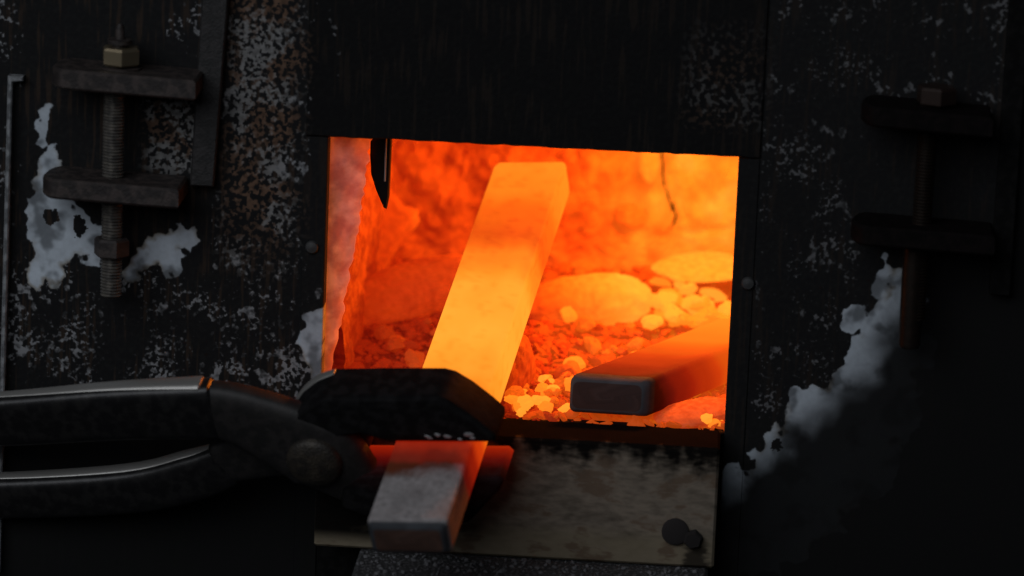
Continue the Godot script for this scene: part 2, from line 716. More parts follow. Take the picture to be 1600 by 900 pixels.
			data[at + 1] = int(255.0 * pow(clampf(col.y, 0.0, 1.0), 1.0 / 2.2))
			data[at + 2] = int(255.0 * pow(clampf(col.z, 0.0, 1.0), 1.0 / 2.2))
			rel[at] = int(255.0 * clampf(h, 0.0, 1.0))
			rel[at + 1] = int(255.0 * rough)
			at += 3
	front_color = ImageTexture.create_from_image(Image.create_from_data(FW, FH, false, Image.FORMAT_RGB8, data))
	front_relief = ImageTexture.create_from_image(Image.create_from_data(FW, FH, false, Image.FORMAT_RGB8, rel))


func on_panel(s: Shape) -> Shape:
	for i in s.v.size():
		s.uv[i] = Vector2((s.v[i].x - FX0) / (FX1 - FX0), (FY1 - s.v[i].y) / (FY1 - FY0))
	return s


var coated: StandardMaterial3D
var black_iron: StandardMaterial3D
var sooty: StandardMaterial3D


func furnace() -> void:
	front_maps()
	coated = StandardMaterial3D.new()
	coated.albedo_texture = front_color
	coated.roughness = 1.0
	coated.roughness_texture = front_relief
	coated.roughness_texture_channel = BaseMaterial3D.TEXTURE_CHANNEL_GREEN
	coated.heightmap_enabled = true
	coated.heightmap_texture = front_relief
	coated.heightmap_scale = 0.035
	coated.metallic_specular = 0.22
	black_iron = mottled(mat(Color.WHITE, 0.6, 0.0, 0.00015, 26.0), lin(0.007, 0.0067, 0.0067), lin(0.018, 0.016, 0.016), 0.02, 31, 256)
	sooty = mottled(mat(Color.WHITE, 0.85, 0.0, 0.00015, 22.0), lin(0.004, 0.004, 0.004), lin(0.008, 0.0075, 0.0075), 0.02, 33, 256)
	sooty.metallic_specular = 0.2

	var f := thing("furnace", "sooty black steel forge furnace with a glowing rectangular mouth and bolted clamps", "furnace")
	part("front_panel", on_panel(box(Vector3(-0.39, -0.145, -0.012), Vector3(-0.1375, 0.305, 0), 0.0008)), coated, f).set_meta("label", "flaking black front plate with bare bluish patches left of the mouth")
	part("front_panel", on_panel(box(Vector3(0.129, -0.145, -0.012), Vector3(0.355, 0.305, 0), 0.0008)), coated, f).set_meta("label", "black front plate with a bare diagonal patch right of the mouth")
	part("frame_strip", on_panel(box(Vector3(-0.1459, -0.145, -0.014), Vector3(-0.1312, 0.1735, 0.0008), 0.0006)), coated, f)
	part("frame_strip", on_panel(box(Vector3(0.1236, -0.145, -0.014), Vector3(0.1369, 0.1735, 0.0008), 0.0006)), coated, f)
	part("apron_plate", box(Vector3(-0.131, -0.145, -0.0125), Vector3(0.1235, -0.003, 0.001), 0.0008), sooty, f)
	part("lintel", on_panel(lintel_shape()), coated, f)
	part("lintel_lip", box(Vector3(-0.131, 0.1745, -0.03), Vector3(0.1235, 0.186, -0.0145), 0.002), sooty, f)
	# casing behind the plates
	var shell := Shape.new()
	shell.join(box(Vector3(-0.39, -0.1445, -0.46), Vector3(-0.38, 0.3045, -0.0125)))
	shell.join(box(Vector3(0.345, -0.1445, -0.46), Vector3(0.355, 0.3045, -0.0125)))
	shell.join(box(Vector3(-0.3795, 0.294, -0.46), Vector3(0.3445, 0.304, -0.0125)))
	shell.join(box(Vector3(-0.3795, -0.144, -0.46), Vector3(0.3445, -0.134, -0.0125)))
	shell.join(box(Vector3(-0.3795, -0.1335, -0.46), Vector3(0.3445, 0.2935, -0.45)))
	part("casing", shell, sooty, f)
	# thin upright edge at the far left, coloured pale for the light it catches
	part("edge_strip", leaning_strip(), mottled(mat(Color.WHITE, 0.45, 0.3, 0.0001, 30.0), lin(0.12, 0.125, 0.13), lin(0.3, 0.31, 0.32), 0.03, 35, 128), f)
	# bolts in the frame strips
	for p in [Vector3(-0.1395, 0.103, 0.0008), Vector3(0.1335, 0.0945, 0.0008)]:
		part("bolt_head", lathe([[0.0042, -0.001], [0.0042, 0.0012], [0.0034, 0.0022], [0.001, 0.0026]], 16, "z"), mat(lin(0.045, 0.045, 0.045), 0.5, 0.2), f, Transform3D(Basis(), p))
	# sill block, a tan steel plate with a sooty top
	var sill_mat := StandardMaterial3D.new()
	sill_mat.albedo_texture = sill_map()
	sill_mat.roughness = 0.8
	sill_mat.specular_mode = BaseMaterial3D.SPECULAR_DISABLED
	sill_mat.heightmap_enabled = true
	sill_mat.heightmap_texture = sill_mat.albedo_texture
	sill_mat.heightmap_scale = 0.02
	var sill := box(Vector3(-0.1285, -0.0785, 0.0025), Vector3(0.1215, -0.0008, 0.045), 0.0016)
	for i in sill.v.size():
		sill.uv[i] = Vector2((sill.v[i].x + 0.1285) / 0.25, clampf((0.02 - sill.v[i].y - (0.045 - sill.v[i].z) * 0.4) / 0.1, 0.0, 1.0))
	var sp := part("sill_plate", sill, sill_mat, f)
	sp.set_meta("label", "tan steel plate below the mouth with a sooty upper edge")
	part("bolt_head", lathe([[0.0085, -0.001], [0.0085, 0.0022], [0.007, 0.0034], [0.002, 0.0036]], 20, "z"), mat(lin(0.014, 0.011, 0.011), 0.95), sp, Transform3D(Basis(), Vector3(0.0965, -0.0555, 0.045)))
	part("bolt_head", lathe([[0.0062, -0.001], [0.0062, 0.004], [0.005, 0.0058], [0.002, 0.006]], 6, "z", 0.3), mat(lin(0.008, 0.006, 0.006), 0.95), sp, Transform3D(Basis(), Vector3(0.1078, -0.0595, 0.045)))
	screw_clamp(f, Vector3(-0.262, 0.0, 0.0), "clamp with a brass-coloured nut and threaded rod left of the mouth", false)
	screw_clamp(f, Vector3(0.2375, -0.003, 0.0), "shade-darkened rusty clamp with a thick rod right of the mouth", true)


func lintel_shape() -> Shape:
	# the plate over the mouth; its lower edge is burnt uneven
	var p := PackedVector2Array()
	var n := 48
	for i in n + 1:
		var x := lerpf(-0.1455, 0.1369, float(i) / n)
		p.append(Vector2(x, 0.1742 + 0.0007 * noise.get_noise_1d(x * 9000.0) + 0.0005 * grain.get_noise_1d(x * 6000.0)))
	p.append(Vector2(0.1369, 0.305))
	p.append(Vector2(-0.1455, 0.305))
	return prism(p, -0.014, 0.0018, 0.0008)


func leaning_strip() -> Shape:
	var p := PackedVector2Array([Vector2(-0.3312, 0.2035), Vector2(-0.3215, 0.2035), Vector2(-0.3215, 0.2005), Vector2(-0.3282, 0.1995), Vector2(-0.333, -0.12), Vector2(-0.3362, -0.12)])
	return prism(p, 0.0002, 0.008, 0.0008)


func sill_map() -> ImageTexture:
	var n1 := FastNoiseLite.new()
	n1.seed = 41
	n1.frequency = 0.012
	n1.fractal_octaves = 5
	var n2 := FastNoiseLite.new()
	n2.seed = 42
	n2.frequency = 0.09
	n2.fractal_octaves = 3
	var w := 640
	var h := 256
	var im := Image.create(w, h, false, Image.FORMAT_RGB8)
	for y in h:
		for x in w:
			var a := n1.get_noise_2d(x * 0.8, y * 1.3)
			var b := n2.get_noise_2d(x * 0.35, y)
			var v := float(y) / h
			var c := Vector3(0.165, 0.138, 0.108) * (1.0 + 0.5 * a + 0.35 * b)
			c = c.lerp(Vector3(0.18, 0.15, 0.10), smoothstep(0.72, 0.84, v + 0.04 * a) * 0.7)
			c = c.lerp(Vector3(0.10, 0.068, 0.046), smoothstep(0.1, 0.45, a + 0.25 * b) * 0.8)
			# soot at the upper edge in drifts
			var s := smoothstep(0.42, 0.22, v + 0.13 * n1.get_noise_2d(x * 1.6 + 500.0, y * 0.7) + 0.05 * b)
			s = maxf(s, smoothstep(0.26, 0.10, float(x) / w + 0.10 * a) * smoothstep(0.97, 0.86, v))
			# scuffs
			if n2.get_noise_2d(x * 0.22 + 900.0, y * 1.6) > 0.46 and a > -0.1:
				c = c.lerp(Vector3(0.17, 0.14, 0.11), 0.5)
			c = c.lerp(Vector3(0.0045, 0.0042, 0.0042), s * 0.985)
			# shadow trailing below the bolts, painted dark
			c = c.lerp(Vector3(0.02, 0.017, 0.014), 0.9 * smoothstep(0.04, 0.015, absf(float(x) / w - 0.955 + 0.02 * b)) * smoothstep(0.8, 0.88, v))
			im.set_pixel(x, y, lin(c.x, c.y, c.z))
	return ImageTexture.create_from_image(im)


func screw_clamp(f: Node3D, at: Vector3, label: String, dim: bool) -> void:
	# two lugs on an upright bar, a threaded rod through both, a nut above and one below
	var rusty := mottled(mat(Color.WHITE, 0.65, 0.1, 0.0002, 30.0), lin(0.016, 0.012, 0.011) if not dim else lin(0.005, 0.0043, 0.0043), lin(0.046, 0.034, 0.030) if not dim else lin(0.008, 0.006, 0.006), 0.03, 51, 128)
	if dim:  # weaker light on the right, put into darker colours
		rusty.metallic_specular = 0.15
	var steel := mottled(mat(Color.WHITE, 0.42, 0.6, 0.0001, 40.0), lin(0.08, 0.075, 0.07) if not dim else lin(0.014, 0.010, 0.007), lin(0.22, 0.20, 0.17) if not dim else lin(0.022, 0.013, 0.009), 0.03, 53, 128)
	var nut_mat := mat(lin(0.42, 0.34, 0.22) if not dim else lin(0.03, 0.018, 0.014), 0.36, 0.9 if not dim else 0.4, 0.00006, 60.0)
	var c := Node3D.new()
	c.name = numbered("clamp", f)
	c.position = at
	c.set_meta("label", label)
	f.add_child(c, true)
	var z := 0.024
	if not dim:
		part("upright_bar", prism(PackedVector2Array([Vector2(0.053, 0.305), Vector2(0.070, 0.305), Vector2(0.061, 0.140), Vector2(0.046, 0.140)]), 0.0003, 0.010, 0.001), black_iron, c)
	else:
		part("upright_bar", box(Vector3(0.045, 0.10, 0.0003), Vector3(0.058, 0.305, 0.010), 0.001), sooty, c)
	part("clamp_plate", lug(-0.038 if not dim else -0.041, 0.053 if not dim else 0.038, 0.2165 if not dim else 0.2215, 0.0125, 0.012), rusty, c)
	part("clamp_plate", lug(-0.043, 0.044, 0.1475 if not dim else 0.1475, 0.0125, 0.009), rusty, c)
	# rod with a real thread
	var rod := Shape.new()
	rod.join(threaded(0.0068 if not dim else 0.0062, 0.070 if not dim else 0.085, 0.224, 0.0020), Transform3D(Basis(), Vector3(0, 0, z)))
	part("threaded_rod", rod, steel, c)
	if dim:
		part("rod_sleeve", lathe([[0.0060, 0.068], [0.0068, 0.0695], [0.0072, 0.11], [0.0070, 0.136]], 20), steel, c, Transform3D(Basis(), Vector3(-0.003, 0, z)))
	var nut := lathe([[0.0110, 0.0], [0.0125, 0.0012], [0.0125, 0.0095], [0.0112, 0.011], [0.006, 0.011]], 6, "y", 0.35)
	part("nut", nut, nut_mat, c, Transform3D(Basis(), Vector3(0.004, 0.2175 if not dim else 0.2215, z)), 20.0)
	if not dim:
		part("washer", lathe([[0.0125, 0.0], [0.0125, 0.0012], [0.0115, 0.0016]], 24), rusty, c, Transform3D(Basis(), Vector3(0.004, 0.2148, z)))
		part("nut", lathe([[0.0098, 0.0], [0.0112, 0.0012], [0.0112, 0.0105], [0.0098, 0.012]], 6, "y", 0.1), rusty, c, Transform3D(Basis(), Vector3(0, 0.096, z)), 20.0)
		part("stud_end", lathe([[0.0048, 0.226], [0.0048, 0.2305], [0.0078, 0.2307], [0.0078, 0.2332], [0.003, 0.2335], [0.0026, 0.241], [0.0012, 0.243]], 16), rusty, c, Transform3D(Basis(), Vector3(0.003, 0, z)))


func lug(x0: float, x1: float, top: float, high: float, dip: float) -> Shape:
	# a flat plate with a rounded outer end, its free end bent a little up
	var p := PackedVector2Array()
	var r := 0.021
	for i in 9:
		var a := PI / 2.0 + PI * i / 8.0
		p.append(Vector2(x0 + r * 0.5 + r * 0.5 * cos(a), 0.024 + r * sin(a)))
	p.append(Vector2(x1, 0.003))
	p.append(Vector2(x1, 0.045))
	var s := prism(p, 0.0, high, 0.0015)
	for i in s.v.size():
		var q := s.v[i]
		s.v[i] = Vector3(q.x, top - high + q.z - dip * 0.25 * smoothstep(x0, x1, q.x) + 0.0008 * noise.get_noise_2d(q.x * 3000.0, q.y * 3000.0), q.y)
	return s.outward()


func threaded(r: float, y0: float, y1: float, pitch: float) -> Shape:
	var profile := [[r * 0.7, y0]]
	var y := y0 + 0.0006
	while y < y1:
		profile.append([r * 0.86, y])
		profile.append([r, y + pitch * 0.45])
		profile.append([r, y + pitch * 0.55])
		y += pitch
	profile.append([r * 0.8, y])
	return lathe(profile, 18)


# ---------------------------------------------------------------- inside the furnace
func warm(x: float, y: float, z: float) -> float:
	# how hot the lining is: hottest to the right, near the burner, cooler to the left and at the front
	return 0.47 + 0.42 * smoothstep(-0.05, 0.10, x) + 0.03 * smoothstep(0.04, 0.12, y) - 0.10 * smoothstep(-0.06, 0.0, z)


func crack_x(y: float) -> float:
	var k := [[-0.1, 0.074], [0.0325, 0.0770], [0.045, 0.0815], [0.057, 0.0825], [0.066, 0.0785], [0.08, 0.0735], [0.106, 0.070], [0.30, 0.066]]
	for i in k.size() - 1:
		if y <= k[i + 1][0]:
			return lerpf(k[i][1], k[i + 1][1], inverse_lerp(k[i][0], k[i + 1][0], y)) + 0.0022 * noise.get_noise_1d(y * 9000.0)
	return 0.066


func course_y(x: float) -> float:
	return 0.049 + 0.006 * noise.get_noise_1d(x * 2500.0 + 300.0) + (0.006 if x > 0.08 else 0.0) - 0.06 * minf(0.0, x + 0.0) * 0.1


func wall_block(x0: Callable, x1: Callable, y0: Callable, y1: Callable, proud: float, shift: float) -> Shape:
	# a slab of the back wall with rounded arrises and a weathered face
	var point := func(u: float, v: float) -> Array:
		var yy := lerpf(y0.call(0.0), y1.call(0.0), v)
		var x: float = lerpf(x0.call(yy), x1.call(yy), u)
		var y: float = lerpf(y0.call(x), y1.call(x), v)
		var edge: float = minf(minf(u, 1.0 - u) * (x1.call(yy) - x0.call(yy)), minf(v, 1.0 - v) * (y1.call(x) - y0.call(x)) + 0.012 * smoothstep(0.075, 0.05, x))
		var r := 0.0042
		var dip := -0.011 * pow(1.0 - clampf(edge / r, 0.0, 1.0), 2.0)
		var z: float = -0.312 + proud + dip + 0.0095 * noise.get_noise_3d(x * 2200.0 + shift, y * 2000.0, 0.0) + 0.0034 * grain.get_noise_3d(x * 3000.0, y * 3000.0, shift) + 0.0008 * grain.get_noise_3d(x * 12000.0, y * 12000.0, shift)
		var t := warm(x, y, -0.3) + 0.16 * noise.get_noise_3d(x * 4000.0, y * 4000.0, 50.0 + shift)
		return [Vector3(x, y, z), t]
	return sheet(point, 90, 60, Vector3(0, 0, 1))


func chamber() -> void:
	var f: Node3D = get_node("furnace")
	var brick := hot(mottled(mat(Color.WHITE, 0.95, 0.0, 0.0022, 11.0, coarse), lin(0.22, 0.075, 0.03), lin(0.42, 0.17, 0.07), 0.012, 61), 0.72)
	var L := func(_y: float) -> float: return -0.15
	var R := func(_y: float) -> float: return 0.152
	var CL := func(y: float) -> float: return crack_x(y) - 0.0008
	var CR := func(y: float) -> float: return crack_x(y) + 0.0008
	var B := func(_x: float) -> float: return -0.03
	var T := func(_x: float) -> float: return 0.25
	var C0 := func(x: float) -> float: return course_y(x)
	var C1 := func(x: float) -> float: return course_y(x)
	part("glowing_wall_block", wall_block(L, CL, C1, T, 0.0, 0.0), brick, f)
	part("glowing_wall_block", wall_block(CR, R, C1, T, 0.004, 70.0), brick, f)
	part("glowing_wall_block", wall_block(L, R, B, C0, 0.0, 0.0), brick, f)
	# side walls, roof, floor
	var side := func(u: float, v: float) -> Array:
		var z := lerpf(-0.070, -0.33, u)
		var y := lerpf(-0.03, 0.25, v)
		var x := -0.124 + 0.008 * smoothstep(-0.05, -0.3, z) + 0.006 * noise.get_noise_2d(z * 2000.0, y * 2000.0) + 0.0015 * grain.get_noise_2d(z * 5000.0, y * 5000.0)
		return [Vector3(x, y, z), warm(x, y, z) - 0.05 + 0.1 * noise.get_noise_2d(z * 4000.0, y * 4000.0 + 90.0)]
	part("glowing_side_wall", sheet(side, 70, 60, Vector3(1, 0, 0)), brick, f)
	var side2 := func(u: float, v: float) -> Array:
		var z := lerpf(-0.016, -0.33, u)
		var y := lerpf(-0.03, 0.25, v)
		var x := 0.14 + 0.006 * noise.get_noise_2d(z * 2500.0 + 900.0, y * 2500.0)
		return [Vector3(x, y, z), warm(x, y, z)]
	part("glowing_side_wall", sheet(side2, 30, 30, Vector3(-1, 0, 0)), brick, f)
	var roof := func(u: float, v: float) -> Array:
		var z := lerpf(-0.016, -0.33, v)
		var x := lerpf(-0.145, 0.15, u)
		return [Vector3(x, 0.222 + 0.004 * noise.get_noise_2d(z * 2500.0, x * 2500.0), z), warm(x, 0.2, z)]
	part("glowing_roof", sheet(roof, 30, 30, Vector3(0, -1, 0)), brick, f)
	part("glowing_burner_port", lathe([[0.034, 0.0], [0.036, 0.004], [0.030, 0.012]], 28), hot(mat(lin(0.6, 0.5, 0.4), 0.9), 1.0), f, Transform3D(Basis(), Vector3(0.10, 0.2135, -0.16)))
	var bed := func(u: float, v: float) -> Array:
		var z := lerpf(-0.006, -0.33, v)
		var x := lerpf(-0.14, 0.148, u)
		var y := bed_y(x, z)
		return [Vector3(x, y, z), warm(x, y, z) - 0.10 + 0.12 * noise.get_noise_2d(z * 6000.0, x * 6000.0)]
	part("glowing_hearth", sheet(bed, 150, 160, Vector3(0, 1, 0)), hot(mottled(mat(Color.WHITE, 0.95, 0.0, 0.0008, 24.0), lin(0.11, 0.022, 0.008), lin(0.26, 0.06, 0.02), 0.03, 63), 0.55), f)
	# ragged fibre lining standing in the mouth on the left
	var blanket := hot(mottled(mat(Color.WHITE, 0.95, 0.0, 0.0006, 12.0, coarse), lin(0.42, 0.28, 0.30), lin(0.82, 0.70, 0.72), 0.008, 65), 0.75)  # emission also stands for firelight showing through the thin fibre
	part("glowing_fibre_lining", fibre(), blanket, f).set_meta("label", "pinkish ragged fibre lining inside the left edge of the mouth")
	# a black pointed probe hanging from the roof near the left corner
	var probe := prism(PackedVector2Array([Vector2(-0.0062, 0.10), Vector2(0.0074, 0.10), Vector2(0.0068, 0.045), Vector2(0.0062, 0.008), Vector2(0.0050, 0.0), Vector2(0.0030, 0.001), Vector2(-0.002, 0.012), Vector2(-0.0055, 0.022), Vector2(-0.0066, 0.035)]), -0.004, 0.004, 0.0018)
	var hung := part("hanging_probe", probe, mat(lin(0.012, 0.011, 0.011), 0.3, 0.4), f, Transform3D(Basis(), Vector3(-0.1025, 0.1187, -0.05)))
	hung.set_meta("label", "black pointed metal probe hanging in the left upper corner of the mouth")
	part("highlight_sliver", box(Vector3(0.0028, 0.018, 0.0036), Vector3(0.0040, 0.075, 0.0046), 0.0004), mat(lin(0.5, 0.47, 0.45), 0.35, 0.3), hung)  # pale sliver laid on as the highlight of the probe


func bed_y(x: float, z: float) -> float:
	var back := smoothstep(-0.02, -0.31, z)
	return -0.004 + 0.026 * back + 0.004 * noise.get_noise_2d(x * 2600.0, z * 2600.0) + 0.0022 * grain.get_noise_2d(x * 5200.0, z * 5200.0)


func fibre() -> Shape:
	var s := Shape.new()
	var nu := 22
	var nv := 64
	for side in 2:
		for i in nv + 1:
			for k in nu + 1:
				var u := float(k) / nu
				var y := lerpf(-0.004, 0.188, float(i) / nv)
				var h := clampf(y / 0.17, 0.03, 1.1)
				var rag := 1.0 + 0.16 * noise.get_noise_1d(y * 6000.0 + 40.0) + 0.12 * grain.get_noise_1d(y * 8000.0)
				var reach := (0.006 + 0.016 * h) * (0.6 + 0.4 * rag)
				var z := -0.0145 - reach * u
				var x := -0.1318 + (0.0015 + 0.0232 * pow(h, 0.85)) * rag * u + 0.0010 * noise.get_noise_2d(z * 5000.0, y * 2500.0)
				var thick := 0.006 * (1.0 - 0.75 * u * u * u)
				s.add(Vector3(x - (thick if side == 1 else 0.0), y, z), Vector2(u, y), clampf(0.28 + 0.26 * u * u + 0.14 * noise.get_noise_2d(u * 120.0, y * 1500.0), 0.0, 1.0))
	var w := nu + 1
	var n := w * (nv + 1)
	for i in nv:
		for k in nu:
			var a := i * w + k
			s.quad(a, a + 1, a + w + 1, a + w)
			s.quad(n + a, n + a + w, n + a + w + 1, n + a + 1)
		for k in [0, nu]:
			var b: int = i * w + k
			if k == nu:
				s.quad(b, n + b, n + b + w, b + w)
			else:
				s.quad(b, b + w, n + b + w, n + b)
	for k in nu:
		var t := nv * w + k
		s.quad(t, t + 1, n + t + 1, n + t)
		s.quad(k, n + k, n + k + 1, k + 1)
	return s.outward()


func stone(called: String, label: String, half: Vector3, at: Vector3, turn: Vector3, number: int, t0: float, t1: float, m: Material, facets := 9, rough := 0.12, level := 4, keep := 0.35) -> Node3D:
	# heat runs along the stone's own x axis from t0 to t1
	var s := rock(half, number, level, facets, rough, keep)
	tint(s, func(p: Vector3) -> float: return lerpf(t0, t1, clampf(p.x / half.x * 0.5 + 0.5, 0.0, 1.0)) + 0.07 * noise.get_noise_3dv(p * 5000.0))
	var o := part(called, s, m, self, Transform3D(Basis.from_euler(turn), at), 50.0)
	tag(o, label, "stone")
	return o


func stones() -> void:
	var m := hot(mottled(mat(Color.WHITE, 0.92, 0.0, 0.0002, 12.0), lin(0.28, 0.095, 0.035), lin(0.42, 0.16, 0.06), 0.02, 71), 0.72)
	stone("glowing_stone", "large yellow-hot log-shaped stone on the hearth right of the standing bar", Vector3(0.046, 0.0225, 0.026), Vector3(0.026, 0.020, -0.212), Vector3(0, 0.22, 0.16), 3, 0.50, 1.1, m, 6, 0.08, 4, 0.7)  # glow rises to the right in place of light falling there
	stone("glowing_stone", "long reddish stone sloping up beside the bar, left of it", Vector3(0.064, 0.0205, 0.022), Vector3(-0.092, 0.025, -0.205), Vector3(0.1, 0.72, 0.16), 12, 0.50, 0.57, m, 4, 0.08, 4, 0.85)
	stone("glowing_stone", "dull red upright block close beside the lower right edge of the hot bar", Vector3(0.010, 0.024, 0.030), Vector3(-0.010, 0.010, -0.075), Vector3(0, -0.12, 0.0), 58, 0.44, 0.5, m, 8, 0.1)
	stone("glowing_stone", "orange stone half hidden behind the hot bar", Vector3(0.024, 0.014, 0.02), Vector3(-0.006, 0.016, -0.225), Vector3(0, -0.4, 0), 23, 0.52, 0.56, m)
	stone("glowing_stone", "thin flat bright slab tilted on pebbles by the right edge of the mouth", Vector3(0.036, 0.0042, 0.024), Vector3(0.1045, 0.0425, -0.250), Vector3(0.16, 0.2, 0.05), 31, 0.92, 0.98, m, 6, 0.10)
	stone("glowing_stone", "flat orange stone under the dark-ended billet at the lower right", Vector3(0.034, 0.008, 0.022), Vector3(0.108, 0.001, -0.030), Vector3(0, 0.6, 0.12), 38, 0.55, 0.62, m, 5, 0.05)
	stone("glowing_stone", "small bright lug of stone stuck high on the back wall by the crack", Vector3(0.0072, 0.014, 0.012), Vector3(0.0625, 0.101, -0.305), Vector3(0, 0, 0.2), 44, 0.86, 0.92, m, 7, 0.15, 3)
	stone("glowing_stone", "rounded knob bulging from the back wall below the crack", Vector3(0.012, 0.009, 0.009), Vector3(0.051, 0.062, -0.310), Vector3(0, 0, 0), 47, 0.66, 0.74, m, 6, 0.15, 3)
	var spur := PackedVector2Array()
	for q in [[-0.132, 0.02], [-0.116, 0.021], [-0.113, 0.030], [-0.110, 0.037], [-0.106, 0.044], [-0.101, 0.052], [-0.0955, 0.058], [-0.0925, 0.0635], [-0.0945, 0.0665], [-0.0930, 0.0705], [-0.0975, 0.0715], [-0.1035, 0.0735], [-0.110, 0.080], [-0.1155, 0.087], [-0.1165, 0.10], [-0.118, 0.115], [-0.132, 0.122]]:
		spur.append(Vector2(q[0] + 0.0012 * grain.get_noise_2d(q[1] * 90000.0, 5.0), q[1]))
	var tongue := prism(spur, -0.262, -0.250, 0.004)
	tint(tongue, func(p: Vector3) -> float: return 0.52 + 0.14 * smoothstep(-0.105, -0.093, p.x))
	part("glowing_lining_spur", tongue, m, get_node("furnace"), Transform3D(), 50.0).set_meta("label", "ragged orange spur of lining in the left rear corner")
	# lumps that can be picked out one by one
	var kinds := []
	for i in 6:
		kinds.append(rock(Vector3.ONE, 100 + i, 2, 9, 0.3, 0.12).mesh(35.0))
	var tone := []
	for t in [0.50, 0.60, 0.72, 0.86, 0.96]:
		var k := mat(lin(0.36, 0.12, 0.035), 0.9, 0.0, 0.0002, 30.0)
		k.metallic_specular = 0.15
		var c := heat(t)
		k.emission_enabled = true
		k.emission = Color(c.r / 1.3, c.g / 1.3, c.b / 1.3).linear_to_srgb()
		k.emission_energy_multiplier = 1.3 * (0.5 + 0.4 * smoothstep(0.6, 0.88, t))
		tone.append(k)
	# label, group, count, x range, z range, size range, tone range, heap
	var zones := [
		["yellow-hot pebble under the flat slab", "yellow-hot pebbles under the slab", 30, 0.070, 0.130, -0.248, -0.160, 0.0048, 0.0098, 3, 4, 0.012],
		["orange lump between log-shaped stone and billet", "lumps between stone and billet", 30, 0.012, 0.080, -0.190, -0.065, 0.0034, 0.0078, 1, 3, 0.005],
		["glowing lump on the sill beside the bar", "lumps along the sill", 30, -0.012, 0.023, -0.085, -0.008, 0.0030, 0.0064, 2, 4, 0.006],
		["dull orange lump left of the bar", "lumps left of the bar", 30, -0.108, -0.045, -0.165, -0.02, 0.0030, 0.0076, 0, 1, 0.005],
		["bright lump in the mouth's lower right corner", "lumps in the lower right corner", 9, 0.110, 0.124, -0.028, -0.006, 0.003, 0.0056, 3, 4, 0.004],
		["orange chip at the back wall's foot", "chips at the foot of the back wall", 18, 0.0, 0.12, -0.298, -0.27, 0.003, 0.0066, 1, 2, 0.002],
	]
	var nth := ["first", "second", "third", "fourth", "fifth", "sixth", "seventh", "eighth", "ninth", "tenth"]
	for q in zones:
		var spots := []
		for i in q[2]:
			spots.append(Vector2(rng.randf_range(q[3], q[4]), rng.randf_range(q[5], q[6])))
		spots.sort_custom(func(a: Vector2, b: Vector2) -> bool: return a.y > b.y)
		var rows := ["front row", "middle row", "back row"]
		for row in 3:
			var own := spots.slice(row * spots.size() / 3, (row + 1) * spots.size() / 3)
			own.sort_custom(func(a: Vector2, b: Vector2) -> bool: return a.x < b.x)
			for i in own.size():
				var x: float = own[i].x
				var z: float = own[i].y
				var r := lerpf(q[7], q[8], pow(rng.randf(), 1.5))
				var y: float = bed_y(x, z) + r * 0.45 + rng.randf() * q[11]
				var b := Basis.from_euler(Vector3(rng.randf() * 0.5, rng.randf() * TAU, rng.randf() * 0.5)) * Basis.from_scale(Vector3(r * rng.randf_range(0.9, 1.5), r * rng.randf_range(0.55, 0.9), r))
				var o := part("glowing_pebble", kinds[rng.randi() % kinds.size()], tone[rng.randi_range(q[9], q[10])], self, Transform3D(b, Vector3(x, y, z)))
				tag(o, "%s, %s from left in %s" % [q[0], nth[i], rows[row]], "pebble", q[1])
	# the crumbs and scale between them, beyond counting
	for g in 2:
		var mm := MultiMesh.new()
		mm.transform_format = MultiMesh.TRANSFORM_3D
		mm.mesh = rock(Vector3.ONE, 130 + g, 1, 5, 0.3, 0.0).mesh(20.0)
		mm.instance_count = 2600
		for i in mm.instance_count:
			var x := rng.randf_range(-0.12, 0.02) if g == 0 else rng.randf_range(-0.005, 0.13)
			var z := rng.randf_range(-0.30, -0.004)
			var r := 0.0009 + (0.0036 if g == 0 else 0.0046) * pow(rng.randf(), 2.5)
			var b := Basis.from_euler(Vector3(rng.randfn() * 0.5, rng.randf() * TAU, rng.randfn() * 0.5)) * Basis.from_scale(Vector3(r * 1.4, r * 0.45, r))
			mm.set_instance_transform(i, Transform3D(b, Vector3(x, bed_y(x, z) + r * 0.3, z)))
		var o := MultiMeshInstance3D.new()
		o.name = numbered("glowing_scale_crumbs", self)
		o.multimesh = mm
		var k := mat(lin(0.26, 0.06, 0.02), 0.9)
		var c := heat(0.47 if g == 0 else 0.66)
		k.emission_enabled = true
		k.emission = Color(c.r / 1.3, c.g / 1.3, c.b / 1.3).linear_to_srgb()
		k.emission_energy_multiplier = 1.3 * (0.6 if g == 0 else 0.5)
		k.metallic_specular = 0.15
		o.material_override = k
		add_child(o, true)
		tag(o, "fine reddish scale and crumbs strewn over the left of the hearth" if g == 0 else "fine orange scale and crumbs strewn over the right of the hearth", "crumbs", "", "stuff")


# ---------------------------------------------------------------- the bars
const BAR_FRONT := Vector3(-0.0619, -0.021, 0.173)
const BAR_BACK := Vector3(-0.0144, 0.1225, -0.1964)
const BAR_ROLL := 8.5


func bar_frame() -> Basis:
	# x across the bar, y out of its broad face, z from the hot end to the cold end
	var a := (BAR_BACK - BAR_FRONT).normalized()
	var x := (Vector3.RIGHT - a * a.x).normalized()
	var y := (-a).cross(x)
	return Basis(x, y, -a).rotated(-a, deg_to_rad(BAR_ROLL))


func rounded(w: float, h: float, r: float, seg := 5, cuts := 1) -> PackedVector2Array:
	var p := PackedVector2Array()
	for c in [[1, 1, 0.0], [-1, 1, 0.5], [-1, -1, 1.0], [1, -1, 1.5]]:
		for i in seg + 1:
			var a: float = PI * (c[2] + 0.5 * i / seg)
			p.append(Vector2(c[0] * (w / 2.0 - r), c[1] * (h / 2.0 - r)) + r * Vector2(cos(a), sin(a)))
	var q := PackedVector2Array()
	for i in p.size():
		var e := p[(i + 1) % p.size()]
		var n := cuts if p[i].distance_to(e) > r * 2.0 else 1
		for k in n:
			q.append(p[i].lerp(e, float(k) / n))
	return q


